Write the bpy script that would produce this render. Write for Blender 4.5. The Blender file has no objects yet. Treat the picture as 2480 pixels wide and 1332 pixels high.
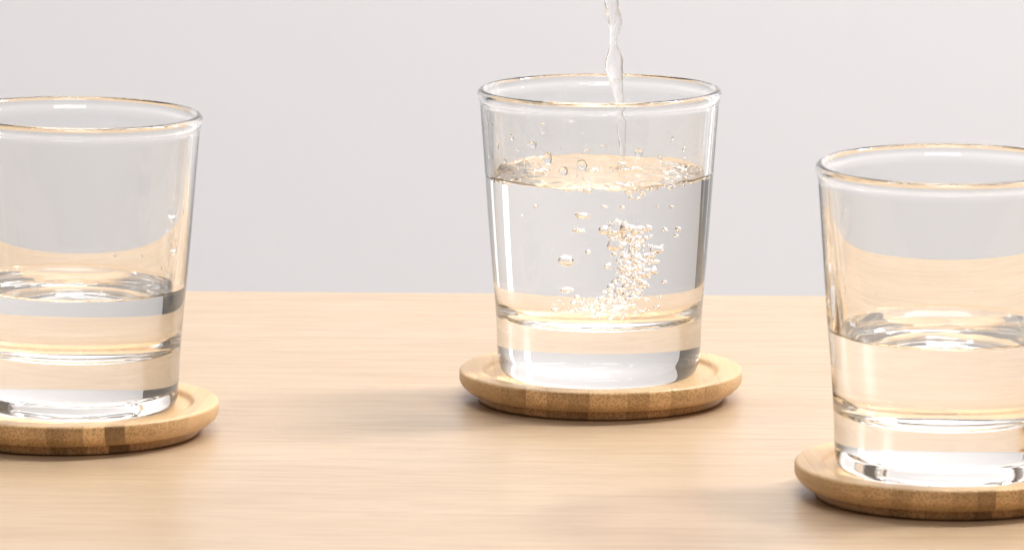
import bpy, bmesh, math, random
import numpy as np
from mathutils import Vector, Matrix, noise

random.seed(7)
scene = bpy.context.scene
C = bpy.data.collections.new('scene_objects')
scene.collection.children.link(C)
MM = 0.001
rad = math.radians

# ------------------------------------------------------------------ camera
cam_d = bpy.data.cameras.new('camera')
cam = bpy.data.objects.new('camera', cam_d)
C.objects.link(cam)
cam.location = (-0.03139, -2.01269, 0.36754)
cam.rotation_euler = (rad(90 - 9.126), 0, 0)
cam_d.sensor_width = 36.0
cam_d.lens = 203.2
cam_d.clip_start = 0.05
cam_d.clip_end = 60
cam_d.dof.use_dof = True
cam_d.dof.focus_distance = 2.03
cam_d.dof.aperture_fstop = 32
scene.camera = cam

# ------------------------------------------------------------------ world and lamps (indoor studio)
w = bpy.data.worlds.new('World')
scene.world = w
w.use_nodes = True
w.node_tree.nodes['Background'].inputs[0].default_value = (1.0, 0.94, 0.88, 1)
w.node_tree.nodes['Background'].inputs[1].default_value = 0.13

def area(name, loc, target, sx, sy, power, col=(1, 1, 1)):
    l = bpy.data.lights.new(name, 'AREA')
    l.shape = 'RECTANGLE'; l.size = sx; l.size_y = sy
    l.energy = power; l.color = col
    o = bpy.data.objects.new(name, l)
    C.objects.link(o)
    o.location = loc
    o.rotation_euler = (Vector(target) - Vector(loc)).to_track_quat('-Z', 'Y').to_euler()
    return o

area('key_softbox', (1.76, 0.62, 2.12), (-0.05, -0.05, 0.0), 0.40, 0.40, 64, (1, 0.965, 0.92))
area('front_softbox', (0.15, -1.35, 1.55), (0, 0, 0), 0.9, 0.6, 10.5, (1, 0.985, 0.97))
area('strip_softbox', (0.72, 1.12, 0.15), (0, 0, 0.05), 0.10, 1.0, 0.27, (1, 1, 1))
area('strip_softbox', (1.02, 0.92, 0.15), (0, 0, 0.05), 0.10, 1.0, 0.27, (1, 1, 1))
area('wall_light', (0.35, 0.55, 2.2), (0.15, 1.5, 0.2), 2.2, 0.5, 64, (0.985, 0.985, 1))

scene.view_settings.view_transform = 'Standard'
scene.view_settings.look = 'None'
scene.view_settings.exposure = 0.0
scene.view_settings.gamma = 1.0

scene.render.engine = 'CYCLES'
cy = scene.cycles
cy.max_bounces = 32; cy.transmission_bounces = 32; cy.glossy_bounces = 12
cy.diffuse_bounces = 4; cy.transparent_max_bounces = 16
cy.caustics_refractive = True; cy.caustics_reflective = True
cy.blur_glossy = 0.1
cy.sample_clamp_indirect = 60
cy.use_adaptive_sampling = False
cy.use_denoising = True
try:
    cy.denoiser = 'OPENIMAGEDENOISE'
    cy.denoising_prefilter = 'ACCURATE'
except Exception:
    pass

# ------------------------------------------------------------------ materials
def new_mat(name):
    m = bpy.data.materials.new(name)
    m.use_nodes = True
    nt = m.node_tree
    for n in list(nt.nodes): nt.nodes.remove(n)
    out = nt.nodes.new('ShaderNodeOutputMaterial')
    return m, nt, out

def refr(name, ior, col=(1, 1, 1)):
    m, nt, out = new_mat(name)
    g = nt.nodes.new('ShaderNodeBsdfGlass')
    g.inputs['Color'].default_value = (*col, 1)
    g.inputs['Roughness'].default_value = 0.0
    g.inputs['IOR'].default_value = ior
    nt.links.new(g.outputs[0], out.inputs['Surface'])
    return m

N_GLASS, N_WATER = 1.50, 1.333
M_glass = refr('clear_glass', N_GLASS, (0.996, 0.999, 0.997))
M_water = refr('water_to_air', N_WATER)
M_wg = refr('water_to_glass', N_WATER / N_GLASS)
def aerated():
    # fast water carrying fine air: mostly clear, a little milky
    m, nt, out = new_mat('aerated_water')
    g = nt.nodes.new('ShaderNodeBsdfGlass'); g.inputs['IOR'].default_value = 1.333; g.inputs['Roughness'].default_value = 0.03
    d = nt.nodes.new('ShaderNodeBsdfTranslucent'); d.inputs['Color'].default_value = (0.95, 0.95, 0.96, 1)
    mx = nt.nodes.new('ShaderNodeMixShader')
    tc = nt.nodes.new('ShaderNodeTexCoord')
    mp = nt.nodes.new('ShaderNodeMapping'); mp.inputs['Scale'].default_value = (420, 420, 70)
    n = nt.nodes.new('ShaderNodeTexNoise'); n.inputs['Scale'].default_value = 1.0; n.inputs['Detail'].default_value = 3
    mr = nt.nodes.new('ShaderNodeMapRange')
    for i, v in ((1, 0.35), (2, 0.7), (3, 0.03), (4, 0.30)): mr.inputs[i].default_value = v
    nt.links.new(tc.outputs['Object'], mp.inputs[0]); nt.links.new(mp.outputs[0], n.inputs['Vector']); nt.links.new(n.outputs[0], mr.inputs[0])
    nt.links.new(mr.outputs[0], mx.inputs[0]); nt.links.new(g.outputs[0], mx.inputs[1]); nt.links.new(d.outputs[0], mx.inputs[2])
    nt.links.new(mx.outputs[0], out.inputs['Surface'])
    return m
M_stream = aerated()
M_bub = refr('air_in_water', 1.0 / N_WATER)

def N(nt, typ, **kw):
    n = nt.nodes.new(typ)
    for k, v in kw.items():
        if hasattr(n, k): setattr(n, k, v)
        else: n.inputs[k].default_value = v
    return n

def mathn(nt, op, a, b=None):
    n = nt.nodes.new('ShaderNodeMath'); n.operation = op
    for i, v in enumerate((a, b)):
        if v is None: continue
        if isinstance(v, (int, float)): n.inputs[i].default_value = v
        else: nt.links.new(v, n.inputs[i])
    return n.outputs[0]

def mixc(nt, fac, a, b, mode='MIX'):
    n = nt.nodes.new('ShaderNodeMix'); n.data_type = 'RGBA'; n.blend_type = mode
    for s, v in ((n.inputs[0], fac), (n.inputs[6], a), (n.inputs[7], b)):
        if isinstance(v, (int, float)): s.default_value = v
        elif isinstance(v, tuple): s.default_value = (*v, 1)
        else: nt.links.new(v, s)
    return n.outputs[2]

def ramp(nt, fac, stops):
    r = nt.nodes.new('ShaderNodeValToRGB')
    e = r.color_ramp.elements
    while len(e) < len(stops): e.new(0.5)
    for el, (p, v) in zip(e, stops):
        el.position = p
        el.color = (v, v, v, 1) if isinstance(v, (int, float)) else (*v, 1)
    nt.links.new(fac, r.inputs[0])
    return r.outputs[0]

def scaled(nt, vec, sx, sy, sz, loc=(0, 0, 0)):
    mp = nt.nodes.new('ShaderNodeMapping')
    mp.inputs['Scale'].default_value = (sx, sy, sz)
    mp.inputs['Location'].default_value = loc
    nt.links.new(vec, mp.inputs['Vector'])
    return mp.outputs[0]

def noise_t(nt, vec, scale, detail=3, rough=0.55, dist=0.0):
    n = nt.nodes.new('ShaderNodeTexNoise')
    n.inputs['Scale'].default_value = scale
    n.inputs['Detail'].default_value = detail
    n.inputs['Roughness'].default_value = rough
    n.inputs['Distortion'].default_value = dist
    nt.links.new(vec, n.inputs['Vector'])
    return n.outputs[0]

def table_wood():
    m, nt, out = new_mat('pale_oak_veneer')
    tc = nt.nodes.new('ShaderNodeTexCoord')
    v = tc.outputs['Object']
    # long lazy figure, medium streaks, fine pores, all running along X
    wob = noise_t(nt, scaled(nt, v, 3.0, 12, 3), 1.0, 2, 0.5)
    big = noise_t(nt, scaled(nt, v, 5.0, 34, 20), 1.0, 4, 0.6, 0.8)
    med = noise_t(nt, scaled(nt, v, 22.0, 240, 60, (3, 7, 1)), 1.0, 4, 0.65, 0.5)
    fine = noise_t(nt, scaled(nt, v, 48.0, 430, 300, (9, 2, 4)), 1.0, 4, 0.75, 0.3)
    c = mixc(nt, ramp(nt, big, [(0.33, 0.0), (0.7, 1.0)]), (0.505, 0.367, 0.234), (0.555, 0.413, 0.278))
    c = mixc(nt, ramp(nt, med, [(0.38, 0.48), (0.55, 0.0)]), c, (0.41, 0.285, 0.18))
    c = mixc(nt, ramp(nt, fine, [(0.30, 0.6), (0.47, 0.0)]), c, (0.36, 0.24, 0.145))
    c = mixc(nt, ramp(nt, wob, [(0.35, 0.22), (0.65, 0.0)]), c, (0.50, 0.34, 0.205))
    b = nt.nodes.new('ShaderNodeBsdfPrincipled')
    nt.links.new(c, b.inputs['Base Color'])
    nt.links.new(ramp(nt, med, [(0.3, 0.36), (0.7, 0.28)]), b.inputs['Roughness'])
    b.inputs['Specular IOR Level'].default_value = 0.5
    bp = nt.nodes.new('ShaderNodeBump')
    bp.inputs['Strength'].default_value = 0.25
    bp.inputs['Distance'].default_value = 0.00012
    nt.links.new(mathn(nt, 'ADD', fine, mathn(nt, 'MULTIPLY', med, 0.8)), bp.inputs['Height'])
    nt.links.new(bp.outputs[0], b.inputs['Normal'])
    nt.links.new(b.outputs[0], out.inputs['Surface'])
    return m

def bamboo():
    m, nt, out = new_mat('bamboo')
    tc = nt.nodes.new('ShaderNodeTexCoord')
    oi = nt.nodes.new('ShaderNodeObjectInfo')
    v = tc.outputs['Object']
    # every strip gets its own piece of the grain
    add = nt.nodes.new('ShaderNodeVectorMath'); add.operation = 'ADD'
    nt.links.new(v, add.inputs[0])
    cx = nt.nodes.new('ShaderNodeCombineXYZ')
    nt.links.new(mathn(nt, 'MULTIPLY', oi.outputs['Random'], 3.0), cx.inputs[1])
    nt.links.new(mathn(nt, 'MULTIPLY', oi.outputs['Random'], 1.7), cx.inputs[2])
    nt.links.new(cx.outputs[0], add.inputs[1])
    v2 = add.outputs[0]
    vo = nt.nodes.new('ShaderNodeTexVoronoi')
    vo.inputs['Scale'].default_value = 1.0
    nt.links.new(scaled(nt, v2, 1350, 38, 1150), vo.inputs['Vector'])
    dots = ramp(nt, vo.outputs['Distance'], [(0.15, 0.9), (0.62, 0.0)])
    fib = noise_t(nt, scaled(nt, v2, 900, 12, 900), 1.0, 3, 0.6)
    slow = noise_t(nt, scaled(nt, v2, 160, 9, 120), 1.0, 3, 0.6)
    knot = noise_t(nt, scaled(nt, v2, 60, 40, 60), 1.0, 2, 0.5)
    c = mixc(nt, fib, (0.68, 0.43, 0.21), (0.80, 0.56, 0.31))
    c = mixc(nt, ramp(nt, slow, [(0.35, 0.35), (0.65, 0.0)]), c, (0.58, 0.35, 0.16))
    # end grain: colour lightened in place of front light, speckled with fibre bundles
    sep = nt.nodes.new('ShaderNodeSeparateXYZ')
    nt.links.new(tc.outputs['Normal'], sep.inputs[0])
    ny = mathn(nt, 'ABSOLUTE', sep.outputs[1])
    end = ramp(nt, ny, [(0.35, 0.0), (0.8, 1.0)])
    dk = mathn(nt, 'MULTIPLY', dots, mathn(nt, 'ADD', mathn(nt, 'MULTIPLY', end, 0.72), 0.08))
    c = mixc(nt, mathn(nt, 'MULTIPLY', end, 0.6), c, (0.88, 0.56, 0.27))
    c = mixc(nt, dk, c, (0.34, 0.17, 0.06))
    c = mixc(nt, ramp(nt, knot, [(0.66, 0.0), (0.76, 0.5)]), c, (0.36, 0.19, 0.08))
    # tone of the strip (object colour), strongest on end grain
    tone = mixc(nt, mathn(nt, 'ADD', mathn(nt, 'MULTIPLY', end, 0.75), 0.25), (1, 1, 1), oi.outputs['Color'])
    c = mixc(nt, 1.0, c, tone, 'MULTIPLY')
    b = nt.nodes.new('ShaderNodeBsdfPrincipled')
    nt.links.new(c, b.inputs['Base Color'])
    b.inputs['Roughness'].default_value = 0.36
    b.inputs['Specular IOR Level'].default_value = 0.5
    bp = nt.nodes.new('ShaderNodeBump')
    bp.inputs['Strength'].default_value = 0.35
    bp.inputs['Distance'].default_value = 0.0001
    nt.links.new(mathn(nt, 'SUBTRACT', fib, dots), bp.inputs['Height'])
    nt.links.new(bp.outputs[0], b.inputs['Normal'])
    nt.links.new(b.outputs[0], out.inputs['Surface'])
    return m

def painted(name, col, rough=0.9):
    m, nt, out = new_mat(name)
    tc = nt.nodes.new('ShaderNodeTexCoord')
    n1 = noise_t(nt, tc.outputs['Object'], 2.2, 4, 0.5)
    n2 = noise_t(nt, tc.outputs['Object'], 380, 3, 0.6)
    c = mixc(nt, ramp(nt, n1, [(0.3, 0.0), (0.7, 1.0)]), col, tuple(x * 0.985 for x in col))
    b = nt.nodes.new('ShaderNodeBsdfPrincipled')
    nt.links.new(c, b.inputs['Base Color'])
    b.inputs['Roughness'].default_value = rough
    b.inputs['Specular IOR Level'].default_value = 0.2
    bp = nt.nodes.new('ShaderNodeBump')
    bp.inputs['Strength'].default_value = 0.15
    bp.inputs['Distance'].default_value = 0.0003
    nt.links.new(n2, bp.inputs['Height'])
    nt.links.new(bp.outputs[0], b.inputs['Normal'])
    nt.links.new(b.outputs[0], out.inputs['Surface'])
    return m

M_table, M_bamboo = table_wood(), bamboo()
M_wall = painted('matt_wall_paint', (0.825, 0.81, 0.825))
M_floor = painted('pale_floor', (0.62, 0.60, 0.58), 0.6)

# ------------------------------------------------------------------ mesh helpers
def link(name, mesh, mats, parent=None, loc=(0, 0, 0), smooth=True):
    for m in mats: mesh.materials.append(m)
    if smooth:
        mesh.polygons.foreach_set('use_smooth', [True] * len(mesh.polygons))
    o = bpy.data.objects.new(name, mesh)
    C.objects.link(o)
    o.location = loc
    if parent: o.parent = parent
    return o

def tag(o, label=None, cat=None, group=None, kind=None):
    if label: o['label'] = label
    if cat: o['category'] = cat
    if group: o['group'] = group
    if kind: o['kind'] = kind
    return o

def grid_faces(base, rows, cols, flip=False, wrap=True):
    f = []
    for i in range(rows - 1):
        for j in range(cols if wrap else cols - 1):
            a = base + i * cols + j; b = base + i * cols + (j + 1) % cols
            c = base + (i + 1) * cols + (j + 1) % cols; d = base + (i + 1) * cols + j
            f.append((d, c, b, a) if flip else (a, b, c, d))
    return f

def catmull(pts, n=10):
    P = [np.array(p, float) for p in pts]
    P = [2 * P[0] - P[1]] + P + [2 * P[-1] - P[-2]]
    out = []
    for i in range(1, len(P) - 2):
        p0, p1, p2, p3 = P[i - 1:i + 3]
        t0 = 0; t1 = np.linalg.norm(p1 - p0) ** .5; t2 = t1 + np.linalg.norm(p2 - p1) ** .5; t3 = t2 + np.linalg.norm(p3 - p2) ** .5
        for k in range(n):
            t = t1 + (t2 - t1) * k / n
            A1 = (t1 - t) / (t1 - t0) * p0 + (t - t0) / (t1 - t0) * p1
            A2 = (t2 - t) / (t2 - t1) * p1 + (t - t1) / (t2 - t1) * p2
            A3 = (t3 - t) / (t3 - t2) * p2 + (t - t2) / (t3 - t2) * p3
            B1 = (t2 - t) / (t2 - t0) * A1 + (t - t0) / (t2 - t0) * A2
            B2 = (t3 - t) / (t3 - t1) * A2 + (t - t1) / (t3 - t1) * A3
            out.append((t2 - t) / (t2 - t1) * B1 + (t - t1) / (t2 - t1) * B2)
    out.append(P[-2])
    a = np.array(out)
    a[:, 0] = np.maximum(a[:, 0], 0)
    return a

# ------------------------------------------------------------------ setting
def plane(name, x0, x1, y0, y1, z, mat):
    me = bpy.data.meshes.new(name)
    me.from_pydata([(x0, y0, z), (x1, y0, z), (x1, y1, z), (x0, y1, z)], [], [(0, 1, 2, 3)])
    return link(name, me, [mat], smooth=False)

fl = plane('floor', -4, 4, -4, 1.52, -0.75, M_floor); tag(fl, kind='structure')
bm = bmesh.new()
bmesh.ops.create_cube(bm, size=1, matrix=Matrix.Translation((1.4, 1.55, 0.7)) @ Matrix.Diagonal((5.2, 0.1, 3.0, 1)))
me = bpy.data.meshes.new('wall'); bm.to_mesh(me); bm.free()
wl = link('wall', me, [M_wall], smooth=False); tag(wl, kind='structure')

def table():
    root = bpy.data.objects.new('table', None); C.objects.link(root)
    root.location = (0, 0.2297, -0.74); root.rotation_euler = (0, 0, rad(-2.78))
    tag(root, 'pale oak table with fine straight grain under all three coasters', 'table')
    bm = bmesh.new()
    bmesh.ops.create_cube(bm, size=1, matrix=Matrix.Translation((0, -0.40, 0.74 - 0.0125)) @ Matrix.Diagonal((1.7, 0.80, 0.025, 1)))
    bmesh.ops.bevel(bm, geom=bm.edges[:] , offset=0.0022, segments=4, affect='EDGES', profile=0.5)
    me = bpy.data.meshes.new('tabletop'); bm.to_mesh(me); bm.free()
    link('tabletop', me, [M_table], root, smooth=False)
    leg_me = None
    for sx in (-0.79, 0.79):
        for sy in (-0.74, -0.06):
            if leg_me is None:
                bm = bmesh.new()
                bmesh.ops.create_cone(bm, cap_ends=True, segments=24, radius1=0.014, radius2=0.022, depth=0.71,
                                      matrix=Matrix.Translation((0, 0, 0.355 - 0.0)))
                leg_me = bpy.data.meshes.new('leg'); bm.to_mesh(leg_me); bm.free()
                leg_me.materials.append(M_table)
            o = bpy.data.objects.new('leg', leg_me); C.objects.link(o)
            o.parent = root; o.location = (sx, sy, 0.0)
    return root
table()

# ------------------------------------------------------------------ coasters: a turned disc cut into glued bamboo strips
COASTER_R = 50.0
COASTER_PROF = catmull([(0, 0.4), (38, 0.4)], 2).tolist() + [
    (42.6, 0.0), (43.2, 0.15), (43.4, 0.7), (43.0, 2.0), (42.4, 3.3), (42.6, 3.55), (45.9, 3.5), (46.9, 3.5), (47.3, 3.65),
    (47.8, 4.2), (48.9, 5.1), (49.6, 6.1), (50.0, 7.2), (50.0, 9.9), (49.85, 10.35), (49.55, 10.65), (49.1, 10.82), (48.4, 10.88),
    (45.0, 10.8), (42.6, 10.7), (41.9, 10.55), (41.3, 10.15), (40.8, 9.5), (40.2, 8.95), (39.2, 8.7), (37.0, 8.62), (20, 8.6), (0, 8.6)]

def lathe_bm(prof, segs):
    bm = bmesh.new(); rings = []
    for r, z in prof:
        if r < 1e-6: rings.append([bm.verts.new((0, 0, z * MM))])
        else:
            rings.append([bm.verts.new((r * MM * math.cos(2 * math.pi * j / segs), r * MM * math.sin(2 * math.pi * j / segs), z * MM)) for j in range(segs)])
    for a, b in zip(rings[:-1], rings[1:]):
        for j in range(segs):
            k = (j + 1) % segs
            if len(a) == 1: bm.faces.new((a[0], b[k], b[j]))
            elif len(b) == 1: bm.faces.new((a[j], a[k], b[0]))
            else: bm.faces.new((a[j], a[k], b[k], b[j]))
    bmesh.ops.recalc_face_normals(bm, faces=bm.faces[:])
    return bm

def make_coaster(loc, rot, seed, label, tones):
    rnd = random.Random(seed)
    root = bpy.data.objects.new('coaster', None); C.objects.link(root)
    root.location = loc; root.rotation_euler = (0, 0, rad(rot))
    tag(root, label, 'coaster', 'round bamboo coasters under the glasses')
    full = lathe_bm(COASTER_PROF, 176)
    cuts = [-COASTER_R - 1]; x = -COASTER_R + rnd.uniform(4.5, 7)
    while x < COASTER_R - 4:
        cuts.append(x); x += rnd.uniform(5.6, 8.6)
    cuts.append(COASTER_R + 1)
    gap = 0.03
    for i in range(len(cuts) - 1):
        bm = full.copy()
        for xc, nrm in ((cuts[i] + gap, (-1, 0, 0)), (cuts[i + 1] - gap, (1, 0, 0))):
            if abs(xc) > COASTER_R: continue
            g = bm.verts[:] + bm.edges[:] + bm.faces[:]
            res = bmesh.ops.bisect_plane(bm, geom=g, dist=1e-7, plane_co=(xc * MM, 0, 0), plane_no=nrm, clear_outer=True)
            ed = [e for e in res['geom_cut'] if isinstance(e, bmesh.types.BMEdge)]
            try: bmesh.ops.edgeloop_fill(bm, edges=ed)
            except Exception: pass
        me = bpy.data.meshes.new('bamboo_strip'); bm.to_mesh(me); bm.free()
        me.polygons.foreach_set('use_smooth', [True] * len(me.polygons))
        try: me.set_sharp_from_angle(angle=rad(40))
        except Exception: pass
        o = link('bamboo_strip', me, [M_bamboo], root, smooth=False)
        t = (tones[i % len(tones)] ** 1.8) * rnd.uniform(0.94, 1.06)
        o.color = (t, t * (0.98 - 0.10 * (1 - t)), t * (0.95 - 0.25 * (1 - t)), 1)
    full.free()
    return root

POS = {'mid': (-0.0007, 0.0), 'left': (-0.1816, -0.0640), 'right': (0.1089, -0.1725)}
make_coaster((0.0, 0.0, 0.0002), 3, 11, 'round bamboo coaster under the nearly full glass in the middle',
             [1.0, .95, .8, .98, .85, .78, 1.0, 1.0, .86, 1.05, .9, .92, .85, 1.0])
make_coaster((-0.1819, -0.0640, 0.0002), -7, 23, 'round bamboo coaster under the half filled glass at the left edge',
             [1.0, .9, 1.05, .82, 1.0, 1.0, .95, .75, .85, 1.05, .62, .92, .95, .9, 1.05])
make_coaster((0.1102, -0.1725, 0.0002), 5, 31, 'round bamboo coaster nearest the camera under the right-hand glass',
             [1.05, 1.0, 1.0, .95, .86, 1.0, .95, .85, .7, 1.0, .9, .8, 1.0, .9])

# ------------------------------------------------------------------ glasses
# profiles in mm, z measured from the foot of the glass
OUTER = catmull([(0, 5.8), (14, 5.75), (19, 5.6), (21.0, 5.35), (21.9, 4.7), (22.4, 3.2), (22.8, 1.4), (23.2, 0.45), (24.2, 0.04), (27.0, 0.0), (31.0, 0.0), (32.4, 0.06), (33.8, 0.5), (34.8, 1.5), (35.4, 3.0), (35.7, 5.0),
                 (36.0, 10), (36.25, 18), (37.25, 32), (38.9, 52), (40.3, 72), (41.6, 90), (41.95, 94.6)], 8)
OUTER_SOFT = catmull([(0, 2.9), (12, 2.6), (20, 2.2), (24.5, 1.9), (26.6, 1.5), (27.6, 0.8), (28.2, 0.25), (29.2, 0.03), (31.0, 0.0), (32.2, 0.15), (33.6, 1.0), (34.8, 2.8), (35.6, 5.4),
                 (36.0, 10), (36.25, 18), (37.25, 32), (38.9, 52), (40.3, 72), (41.6, 90), (41.95, 94.6)], 8)
RIM = catmull([(41.95, 94.6), (42.35, 96.4), (42.75, 97.6), (42.8, 98.8), (42.3, 99.8), (41.4, 100.3), (40.5, 99.95), (39.9, 99.0), (39.75, 97.7), (39.85, 96.2), (39.85, 94.5)], 6)
INNER = catmull([(0, 19.6), (12, 19.7), (21, 20.1), (26.2, 21.0), (29.2, 23.0), (30.7, 25.8), (31.9, 29), (33.05, 36), (34.2, 44), (35.4, 53),
                 (36.6, 63), (37.67, 73), (38.8, 84), (39.85, 94.5)], 10)
HS = 1.015
for _p in (OUTER, OUTER_SOFT, RIM, INNER): _p[:, 1] *= HS
INNER0 = INNER
in_len = np.concatenate([[0], np.cumsum(np.linalg.norm(np.diff(INNER, axis=0), axis=1))])
def in_at(s): return np.interp(s, in_len, INNER[:, 0]), np.interp(s, in_len, INNER[:, 1])
def s_of_z(z): 
    k = np.argmax(INNER[:, 1] > 19)
    return float(np.interp(z, INNER[k:, 1], in_len[k:]))
def rin(z): return float(in_at(s_of_z(z))[0])
SEG = 256

def set_profile(dfloor, dh):
    '''tumblers differ a little: floor lowered by dfloor mm, height changed by dh mm'''
    global in_len, PO, PR, INNER
    def g(p, inner):
        q = p.copy(); z = q[:, 1]
        if inner: z = z - dfloor * np.clip(1 - (z - 20) / 55, 0, 1)
        q[:, 1] = z * (1 + dh / 101.5)
        return q
    O = OUTER_SOFT if dfloor < 1 else OUTER
    PO, PR, INNER = g(O, False), g(RIM, False), g(INNER0, True)
in_len = np.concatenate([[0], np.cumsum(np.linalg.norm(np.diff(INNER, axis=0), axis=1))])
BODY = {'mid': (0.8, 0.0), 'left': (1.6, -0.7), 'right': (3.0, -2.0)}

def contact(hfun):
    """height where the water meets the wall, per angle"""
    zs = []
    for j in range(SEG):
        th = 2 * math.pi * j / SEG
        z = hfun(1.0, th, 36.0)
        for _ in range(3):
            R = rin(z); z = hfun(1.0, th, R)
        zs.append(z)
    return zs

def make_glass(loc, zc, label):
    V = []; F = []
    cs = [(math.cos(2 * math.pi * j / SEG), math.sin(2 * math.pi * j / SEG)) for j in range(SEG)]
    prof = np.vstack([PO[1:], PR[1:]])
    for r, z in prof: V += [(r * c * MM, r * s * MM, z * MM) for c, s in cs]
    rows = len(prof)
    NR = 60
    s_top = in_len[-1]
    s_c = [s_of_z(z) for z in zc]
    for i in range(1, NR + 1):
        for j, (c, s) in enumerate(cs):
            r, z = in_at(s_top + (s_c[j] - s_top) * i / NR)
            V.append((r * c * MM, r * s * MM, z * MM))
    rows += NR
    F = grid_faces(0, rows, SEG)
    ci = len(V); V.append((0, 0, PO[0][1] * MM))
    F += [(ci, (j + 1) % SEG, j) for j in range(SEG)]
    me = bpy.data.meshes.new('drinking_glass'); me.from_pydata(V, [], F); me.validate()
    o = link('drinking_glass', me, [M_glass], None, loc)
    tag(o, label, 'glass', 'clear tumblers on bamboo coasters')
    return o

def make_water(loc, zc, hfun, label, NR=90):
    V = []; F = []; mi = []
    cs = [(math.cos(2 * math.pi * j / SEG), math.sin(2 * math.pi * j / SEG)) for j in range(SEG)]
    s_c = [s_of_z(z) for z in zc]
    NS = 90
    for i in range(1, NS + 1):
        t = i / NS
        for j, (c, s) in enumerate(cs):
            r, z = in_at(s_c[j] * t)
            V.append((r * c * MM, r * s * MM, z * MM))
    F += grid_faces(0, NS, SEG)
    ci = len(V); V.append((0, 0, INNER[0][1] * MM))
    F += [(ci, (j + 1) % SEG, j) for j in range(SEG)]
    mi += [0] * len(F)
    base = len(V); Rs = [rin(z) for z in zc]
    n0 = len(F)
    for i in range(NR):
        t = 1 - (1 - (i + 1) / NR) ** 1.0
        rho = math.sin(t * math.pi / 2) if NR < 60 else 1 - (1 - t) ** 1.35
        for j, (c, s) in enumerate(cs):
            th = 2 * math.pi * j / SEG
            r = Rs[j] * rho
            z = zc[j] if i == NR - 1 else hfun(rho, th, Rs[j])
            V.append((r * c * MM, r * s * MM, z * MM))
    F += grid_faces(base, NR, SEG, flip=True)
    ci = len(V); V.append((0, 0, hfun(0, 0, 36) * MM))
    F += [(ci, base + j, base + (j + 1) % SEG) for j in range(SEG)]
    mi += [1] * (len(F) - n0)
    me = bpy.data.meshes.new('water'); me.from_pydata(V, [], F)
    me.polygons.foreach_set('material_index', mi)
    o = link('water', me, [M_wg, M_water], None, loc)
    tag(o, label, 'water', 'water standing in the tumblers')
    return o

def meniscus(d, h=1.1, l=0.75): return h * math.exp(-d / l)

def calm(level, seed, amp):
    def f(rho, th, R):
        r = rho * R; x, y = r * math.cos(th), r * math.sin(th)
        n = noise.noise(Vector((x / 17 + seed, y / 17, seed))) * amp + noise.noise(Vector((x / 5.5, y / 5.5 + seed, seed + 5))) * amp * 0.25
        rip = amp * 0.10 * math.cos(r / 6.0 + seed) * (rho ** 2)
        return level + n + rip + meniscus(R - r)
    return f

HIT = (8.0, 12.0)
BUMPS = []
def lively(level):
    def f(rho, th, R):
        r = rho * R; x, y = r * math.cos(th), r * math.sin(th)
        d = math.hypot(x - HIT[0], y - HIT[1])
        z = level + 0.5 * math.cos(d / 1.35) * math.exp(-d / 17) * min(1, d / 2.5) + 1.0 * math.exp(-(d / 1.6) ** 2) - 0.7 * math.exp(-(d / 5.0) ** 2)
        z += noise.noise(Vector((x / 9, y / 9, 3.3))) * 1.0 + noise.noise(Vector((x / 3.6, y / 3.6, 8.1))) * 0.28
        for bx, by, br in BUMPS:
            q = ((x - bx) ** 2 + (y - by) ** 2) / (br * br)
            if q < 1.6: z += 0.55 * br * max(0.0, 1 - q) ** 0.5 if q < 1 else 0
        return z + meniscus(R - r, 1.0, 0.8)
    return f

GZ = 0.0088
def gl(k): return (POS[k][0], POS[k][1], GZ)

rnd = random.Random(5)
# small domes of foam on the lively surface (x, y, radius in mm)
for cxm, cym, n, sp in ((-9, -33, 9, 3.2), (12, -31, 16, 4.5), (26, -24, 7, 2.5), (29, 12, 9, 4), (-22, 6, 4, 2.5), (-1, 8, 4, 3), (-33, -12, 5, 3), (33, -6, 5, 4), (9, 10, 8, 5)):
    for _ in range(n):
        for _try in range(20):
            bx, by, br = cxm + rnd.gauss(0, sp), cym + rnd.gauss(0, sp * 0.6), rnd.uniform(0.55, 1.45)
            if math.hypot(bx, by) + br < 36.8 and all(math.hypot(bx - q[0], by - q[1]) > (br + q[2]) * 0.9 for q in BUMPS):
                BUMPS.append((bx, by, br)); break
BUMPS += [(-20.5, 9, 2.6), (-2.5, 7, 2.6), (-17, 8, 1.1), (30, 10, 1.5)]

spec = {
 'mid': (lively(71.2), 'nearly full tumbler in the middle with drops on its inner wall and water pouring in',
         'bubbly water filling the middle glass, stirred by the stream'),
 'left': (calm(41.2, 2.0, 0.28), 'half filled tumbler at the left edge, cut by the frame',
          'calm water half filling the glass at the left edge'),
 'right': (calm(45.2, 9.0, 0.3), 'half filled tumbler nearest the camera at the right edge',
           'calm water half filling the right-hand glass nearest the camera'),
}
TILT = {'mid': 0.0, 'left': 1.3, 'right': 0.0}
G = {}; Wt = {}
for k, (hf, lg, lw) in spec.items():
    set_profile(*BODY[k])
    zc = contact(hf)
    G[k] = make_glass(gl(k), zc, lg)
    Wt[k] = make_water(gl(k), zc, hf, lw, 150 if k == 'mid' else 90)
    t = rad(TILT[k])                       # the left glass rocks a little on its right foot edge
    for o in (G[k], Wt[k]):
        o.rotation_euler.y = t
        if k == 'right': o.rotation_euler.x = rad(1.0)
        o.location.x += 0.031 * (1 - math.cos(t)); o.location.z += 0.031 * math.sin(t)

set_profile(*BODY['mid'])
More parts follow.
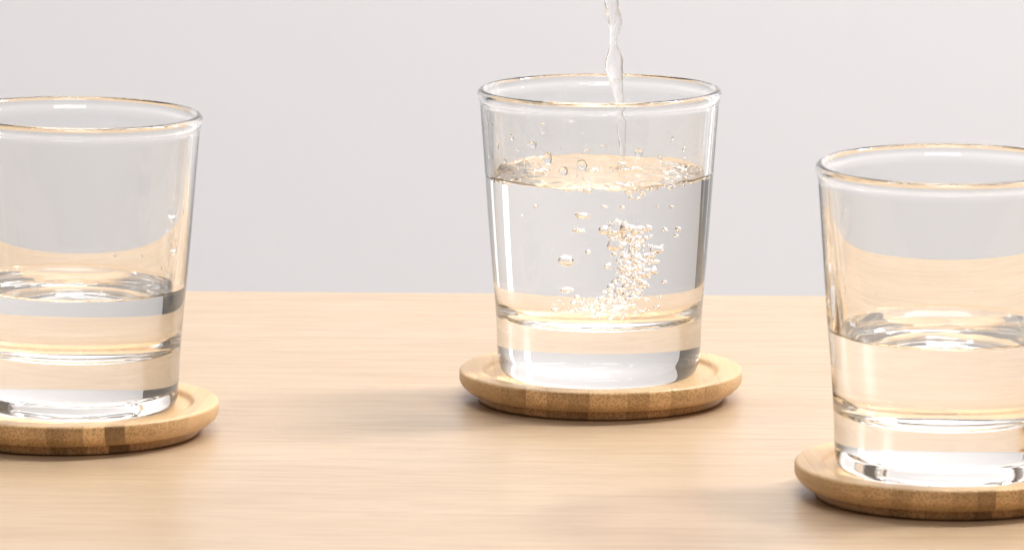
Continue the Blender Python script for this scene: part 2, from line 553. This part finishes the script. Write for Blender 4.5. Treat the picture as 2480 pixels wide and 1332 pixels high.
# ------------------------------------------------------------------ bubbles in the middle glass
def blob_mesh(name, seed, amt, sub=3):
    bm = bmesh.new()
    bmesh.ops.create_icosphere(bm, subdivisions=sub, radius=1.0)
    for v in bm.verts:
        n = noise.noise(v.co * 1.3 + Vector((seed, seed * 2, 0)))
        v.co *= 1 + amt * n
    me = bpy.data.meshes.new(name); bm.to_mesh(me); bm.free()
    me.polygons.foreach_set('use_smooth', [True] * len(me.polygons))
    return me
BUB = [blob_mesh('bubble', s, a) for s, a in ((1, 0.0), (2, 0.12), (3, 0.3), (4, 0.55))]
for m in BUB: m.materials.append(M_bub)
placed = []
def bubble(x, y, z, rx, ry, rz, kind=0, tilt=0.0, force=False):
    rr = max(rx, ry, rz)
    if not force:
        for q in placed:
            if (q[0] - x) ** 2 + (q[1] - y) ** 2 + (q[2] - z) ** 2 < ((q[3] + rr) * 0.85) ** 2: return False
    R = rin(min(max(z, 20), 90)) - rr - 0.3
    if math.hypot(x, y) > R or z < 21.6 + rr * 0.5: return False
    placed.append((x, y, z, rr))
    o = bpy.data.objects.new('bubble', BUB[kind]); C.objects.link(o)
    o.parent = Wt['mid']; o.location = (x * MM, y * MM, z * MM)
    o.scale = (rx * MM, ry * MM, rz * MM); o.rotation_euler = (0, tilt, rnd.uniform(-.3, .3) if kind < 2 else rnd.uniform(0, 6))
    return True

# lone bubbles (mm, glass axis at 0)
for b in ((-4.3, 4, 58.2, 2.0, 2.0, 1.25, 1, .1), (-5.2, 3, 53.0, 1.75, 1.7, 0.8, 1, 0), (1.4, 3, 53.2, 1.6, 1.6, 1.65, 0, 0),
          (-2.8, 2, 45.6, 0.8, 0.8, 0.8, 0, 0), (-8.0, 8, 41.8, 2.0, 1.6, 2.0, 1, 0), (-8.4, 0, 32.2, 1.9, 1.8, 0.95, 1, -.1),
          (2.2, 0, 40.8, 0.9, 0.9, 0.9, 0, 0), (7.6, 4, 66.5, 1.1, 1.0, .8, 1, .2), (9.5, -3, 67.8, 1.3, 1.0, .9, 2, 0), (12.0, -8, 67.2, 1.2, 1.0, .8, 2, .2), (8.6, -5, 65.4, .8, .7, .9, 1, 0), (11, -10, 65.6, .9, .8, .6, 1, 0), (-16.3, 4, 61.2, 0.7, 0.7, 0.6, 0, 0), (1.4, 0, 61.8, 1.1, 0.8, .45, 1, .4), (6.0, 2, 61.4, .8, .8, .6, 1, .3),
          (19.2, 0, 61.3, .8, .8, .6, 1, -.2), (20.7, 2, 53.2, .9, .9, .9, 0, 0), (20.2, 2, 50.8, .7, .7, .7, 0, 0), (17.1, 2, 53.2, .65, .65, .65, 0, 0),
          (17.1, 2, 34.5, .8, .8, .7, 0, 0), (14.2, 2, 39.6, .7, .7, .8, 0, 0), (15.3, 0, 25.4, .9, .9, .9, 0, 0), (16.3, 0, 29.4, .45, .45, .45, 0, 0),
          (11.1, 0, 23.4, 1.1, 1.1, 1.0, 0, 0), (17.6, 1, 53.0, .4, .4, .4, 0, 0), (15.6, -2, 61.9, .4, .4, .4, 0, 0)):
    bubble(*b, force=True)
# big torn pockets of air where the stream dives in
for b in ((5.2, 2, 54.2, 2.6, 2.2, 3.0, 3, .2), (7.5, 1, 52.2, 2.4, 2.2, 4.4, 2, -.35), (4.8, -1, 48.6, 2.3, 2.0, 2.6, 3, .5), (10.2, 2, 53.3, 1.7, 1.6, 1.5, 2, 0),
          (12.6, 2, 53.8, 1.3, 1.3, 1.2, 1, 0), (8.9, 2, 47.0, 1.1, 1.2, 3.0, 2, -.5), (15.2, 2, 46.4, 1.9, 1.6, 1.5, 3, -.4), (13.4, 1, 44.2, 1.5, 1.3, 1.2, 2, .3),
          (10.5, 1, 42.0, 1.6, 1.4, 2.8, 3, -.7), (7.0, 1, 41.0, 1.7, 1.5, 1.6, 3, .4), (9.6, -1, 37.2, 2.0, 1.5, 1.5, 3, .6), (12.2, 1, 38.0, 1.4, 1.2, 2.0, 2, -.4),
          (6.2, 0, 36.3, 1.8, 1.4, 1.2, 2, .3), (6.2, -1, 31.6, 2.5, 1.5, 1.25, 2, .55), (10.3, 0, 31.4, 1.7, 1.2, 1.0, 2, .5), (11.2, 1, 34.2, 1.3, 1.2, 1.6, 3, -.5)):
    bubble(*b, force=True)
# froth along the plume
path = [(6.8, 55, 2.6), (8.0, 50.5, 3.3), (9.0, 45, 3.0), (9.0, 41, 2.8), (8.6, 37, 2.8), (7.4, 33, 2.8), (6.0, 29.5, 3.2), (4.5, 26.8, 3.8)]
cnt = 0
for _ in range(2600):
    if cnt >= 165: break
    t = rnd.random() ** 1.25 * (len(path) - 1.001); i = int(t); u = t - i
    px = path[i][0] * (1 - u) + path[i + 1][0] * u; pz = path[i][1] * (1 - u) + path[i + 1][1] * u; sp = path[i][2] * (1 - u) + path[i + 1][2] * u
    r = rnd.choice([.4, .5, .6, .7, .85, 1.0, 1.25])
    if bubble(px + rnd.gauss(0, sp * .72), rnd.gauss(0, sp * .8), pz + rnd.gauss(0, 1.2), r * rnd.uniform(.9, 1.2), r, r * rnd.uniform(.7, 1.1), rnd.choice([0, 0, 1, 2]), rnd.uniform(-.6, .6)): cnt += 1
cnt = 0
for _ in range(1200):                      # the cloud rolling over the floor of the glass
    if cnt >= 75: break
    r = rnd.choice([.35, .45, .5, .6, .75, .9])
    xx = rnd.gauss(1.0, 5.2)
    if bubble(xx, rnd.gauss(0, 4.0), 24.0 + rnd.gauss(0, 2.3) + (1.0 if xx < -3 else 0), r, r, r * rnd.uniform(.8, 1), rnd.choice([0, 0, 0, 1]), 0): cnt += 1
# the finest froth in the plume, too small to pick apart
def froth():
    bm = bmesh.new(); n = 0
    while n < 420:
        t = rnd.random() ** 1.2 * (len(path) - 1.001); i = int(t); u = t - i
        px = path[i][0] * (1 - u) + path[i + 1][0] * u; pz = path[i][1] * (1 - u) + path[i + 1][1] * u; sp = path[i][2] * (1 - u) + path[i + 1][2] * u
        r = rnd.uniform(.13, .33)
        if rnd.random() < .28: px, pz, sp = 1.5, 25.0, 5.5
        x, y, z = px + rnd.gauss(0, sp * .8), rnd.gauss(0, sp * .8), pz + rnd.gauss(0, 1.6)
        if z < 21.8 or any((q[0] - x) ** 2 + (q[1] - y) ** 2 + (q[2] - z) ** 2 < (q[3] * .95 + r) ** 2 for q in placed): continue
        bmesh.ops.create_icosphere(bm, subdivisions=2, radius=r * MM, matrix=Matrix.Translation((x * MM, y * MM, z * MM)))
        n += 1
    me = bpy.data.meshes.new('froth'); bm.to_mesh(me); bm.free()
    o = link('froth', me, [M_bub], Wt['mid']); tag(o, kind='stuff')
froth()
# air under the domes of the surface
for bx, by, br in BUMPS:
    bubble(bx, by, 71.3 - br * 0.45, br * .85, br * .85, br * .62, 0, 0, force=True)

# ------------------------------------------------------------------ drops clinging to the inside of the walls
def cap_mesh(seed):
    bm = bmesh.new()
    bmesh.ops.create_icosphere(bm, subdivisions=3, radius=1.0)
    for v in bm.verts:
        n = noise.noise(v.co * 1.1 + Vector((seed * 3.1, 0, seed)))
        v.co.y *= 1 + .22 * n; v.co.z *= 1 - .12 * v.co.z + .22 * n
        if v.co.x < 0: v.co.x *= 0.12
    me = bpy.data.meshes.new('droplet'); bm.to_mesh(me); bm.free()
    me.polygons.foreach_set('use_smooth', [True] * len(me.polygons))
    me.materials.append(M_water)
    return me
CAPS = [cap_mesh(i) for i in range(4)]
def droplet(k, th, z, w, h, bulge=0.4):
    r = rin(z) - 0.02 - 0.12 * min(w, h) * bulge
    o = bpy.data.objects.new('droplet', CAPS[rnd.randrange(4)]); C.objects.link(o)
    o.parent = G[k]
    o.location = (r * math.cos(th) * MM, r * math.sin(th) * MM, z * MM)
    # local +X looks at the axis, leaning with the wall
    o.rotation_euler = (0, -0.06, th + math.pi)
    o.scale = (min(w, h) * bulge * MM * 1.6, w * MM, h * MM)
def on_wall(k, x, z, w, h, back=False, bulge=.4):
    set_profile(*BODY[k])
    R = rin(z); x = max(-R * .995, min(R * .995, x))
    th = math.acos(x / R); th = th if back else -th
    droplet(k, th, z, w, h, bulge)

for x, z, w, h, bk in ((-20.3, 82.5, 1.6, 2.0, True), (-9.6, 86.5, 2.0, 2.4, True), (-18, 82.0, 1.6, 2.3, False), (-6.4, 80.2, 1.75, 1.9, False), (-12.6, 77.8, 1.5, 1.5, False),
                       (12.8, 84.2, 1.35, 1.55, False), (-4.8, 85.2, 1.1, .7, False), (-23, 86.2, 1.6, 1.2, False), (-37.0, 79.5, .7, 1.5, False), (-32.2, 79.0, 1.0, 1.0, False),
                       (-25.6, 79.6, .35, 2.4, False), (-21.2, 79.4, .5, .6, False), (28.5, 80.5, .55, .8, False), (28.2, 84.2, .8, 1.0, False), (0.8, 86.8, 1.0, .6, False),
                       (-37.6, 91.5, .5, .8, False), (-36.6, 91.3, .5, .8, False), (33.2, 92.2, .6, .9, True), (36.4, 84.4, .4, 1.6, False), (38.6, 91, .5, 2.0, False), (38.9, 87, .5, 2.6, False),
                       (-8.5, 77.2, .5, 1.9, False), (17, 86.8, 2.6, .5, True), (5, 81, .4, .5, False), (23, 79.4, .35, .35, False), (-28, 84, .4, .4, False), (-14, 85.4, .45, .5, False),
                       (30.5, 76.5, .6, .6, False), (31.8, 77.4, .5, .5, False), (33.8, 75.9, .7, .7, False), (29, 75.2, .5, .5, False), (26.2, 77.8, .5, .4, True), (10.2, 79, .45, .5, False)):
    on_wall('mid', x, z, w, h, bk)
for x, z, w, h, bk in ((-30, 88, .9, 1.1, False), (-14.5, 90, .8, .9, True), (3.5, 78.5, .8, 1.0, False), (20, 82, .9, 1.1, False), (24.5, 88.5, .6, .8, False), (34.5, 79.5, .6, 1.0, False), (-34.5, 84, .6, 1.2, False), (-2, 90.5, 1.2, .9, True), (14, 77.5, .6, .7, False), (-27.5, 77, .7, .6, False)):
    on_wall('mid', x, z, w, h, bk)
for _ in range(46):
    on_wall('mid', rnd.uniform(-37, 38), rnd.uniform(75.5, 93), rnd.uniform(.15, .38), rnd.uniform(.15, .42), rnd.random() < .4)
for x, z, w, h, bk in ((22.0, 46.5, .6, .6, True), (12, 45.6, .8, .7, True), (33.4, 58.5, .5, 2.6, False), (34.0, 46.5, .6, 2.2, False), (35.8, 72, .25, 3.0, False), (37.4, 66, .35, 3.4, False),
                       (36.6, 56, 1.2, .4, False), (30, 44, .5, .5, True), (-10, 46, .5, .5, False), (-25, 50, .4, .6, False)):
    on_wall('left', x, z, w, h, bk)
for x, z, w, h, bk in ((12.0, 50.5, 1.0, .5, True), (-32.6, 62, .3, 1.6, False), (-30, 52, 1.6, 1.8, False), (-34, 58, .5, 3.5, False), (20, 53, .4, .4, False), (-22, 51, .3, .5, True)):
    on_wall('right', x, z, w, h, bk)

# ------------------------------------------------------------------ the stream
def make_stream():
    # x, z (mm, above the foot of the glass), half width, half depth
    ctrl = [(4.6, 262, 2.9, 2.6), (4.2, 225, 3.0, 2.4), (4.1, 196, 2.6, 2.8), (3.9, 170, 2.6, 2.2), (4.0, 150, 2.3, 2.4), (3.9, 138, 2.45, 2.0), (4.1, 131.5, 2.3, 2.2), (4.7, 127.5, 2.6, 2.1), (5.7, 123.5, 2.75, 2.4), (5.6, 119.5, 1.9, 2.2),
            (5.1, 116, 1.6, 1.8), (5.5, 112.8, 2.6, 1.8), (5.6, 109.8, 3.25, 2.2), (5.4, 106.8, 2.9, 2.3), (5.9, 103, 2.25, 1.7), (6.6, 99, 1.6, 1.5), (7.5, 95, 1.2, 1.1), (8.0, 90, 1.45, 1.1),
            (8.1, 86, 1.5, 1.2), (8.3, 81, 1.25, 1.1), (8.4, 77, 1.05, 1.0), (8.2, 74, 1.1, 1.0), (8.0, 72.2, 1.7, 1.7), (8.0, 71.0, 3.0, 3.0)]
    P = catmull(ctrl, 10)
    V = []; n = 40
    for i, (x, z, a, b) in enumerate(P):
        tw = z / 15.0
        for j in range(n):
            th = 2 * math.pi * j / n
            lob = 1 + 0.16 * math.cos(2 * th + tw * 2) + 0.06 * math.cos(3 * th - tw * 3 + 1) + 0.09 * noise.noise(Vector((math.cos(th), math.sin(th), z / 3.0)))
            V.append(((x + a * lob * math.cos(th)) * MM, (HIT[1] * 1.0 + b * lob * math.sin(th)) * MM, z * MM))
    F = grid_faces(0, len(P), n, flip=True)
    F.append(tuple(range(n))); F.append(tuple(len(V) - 1 - j for j in range(n)))
    me = bpy.data.meshes.new('water_stream'); me.from_pydata(V, [], F)
    o = link('water_stream', me, [M_stream], None, gl('mid'))
    tag(o, 'thin twisting stream of clear water falling into the middle glass', 'water stream')
make_stream()
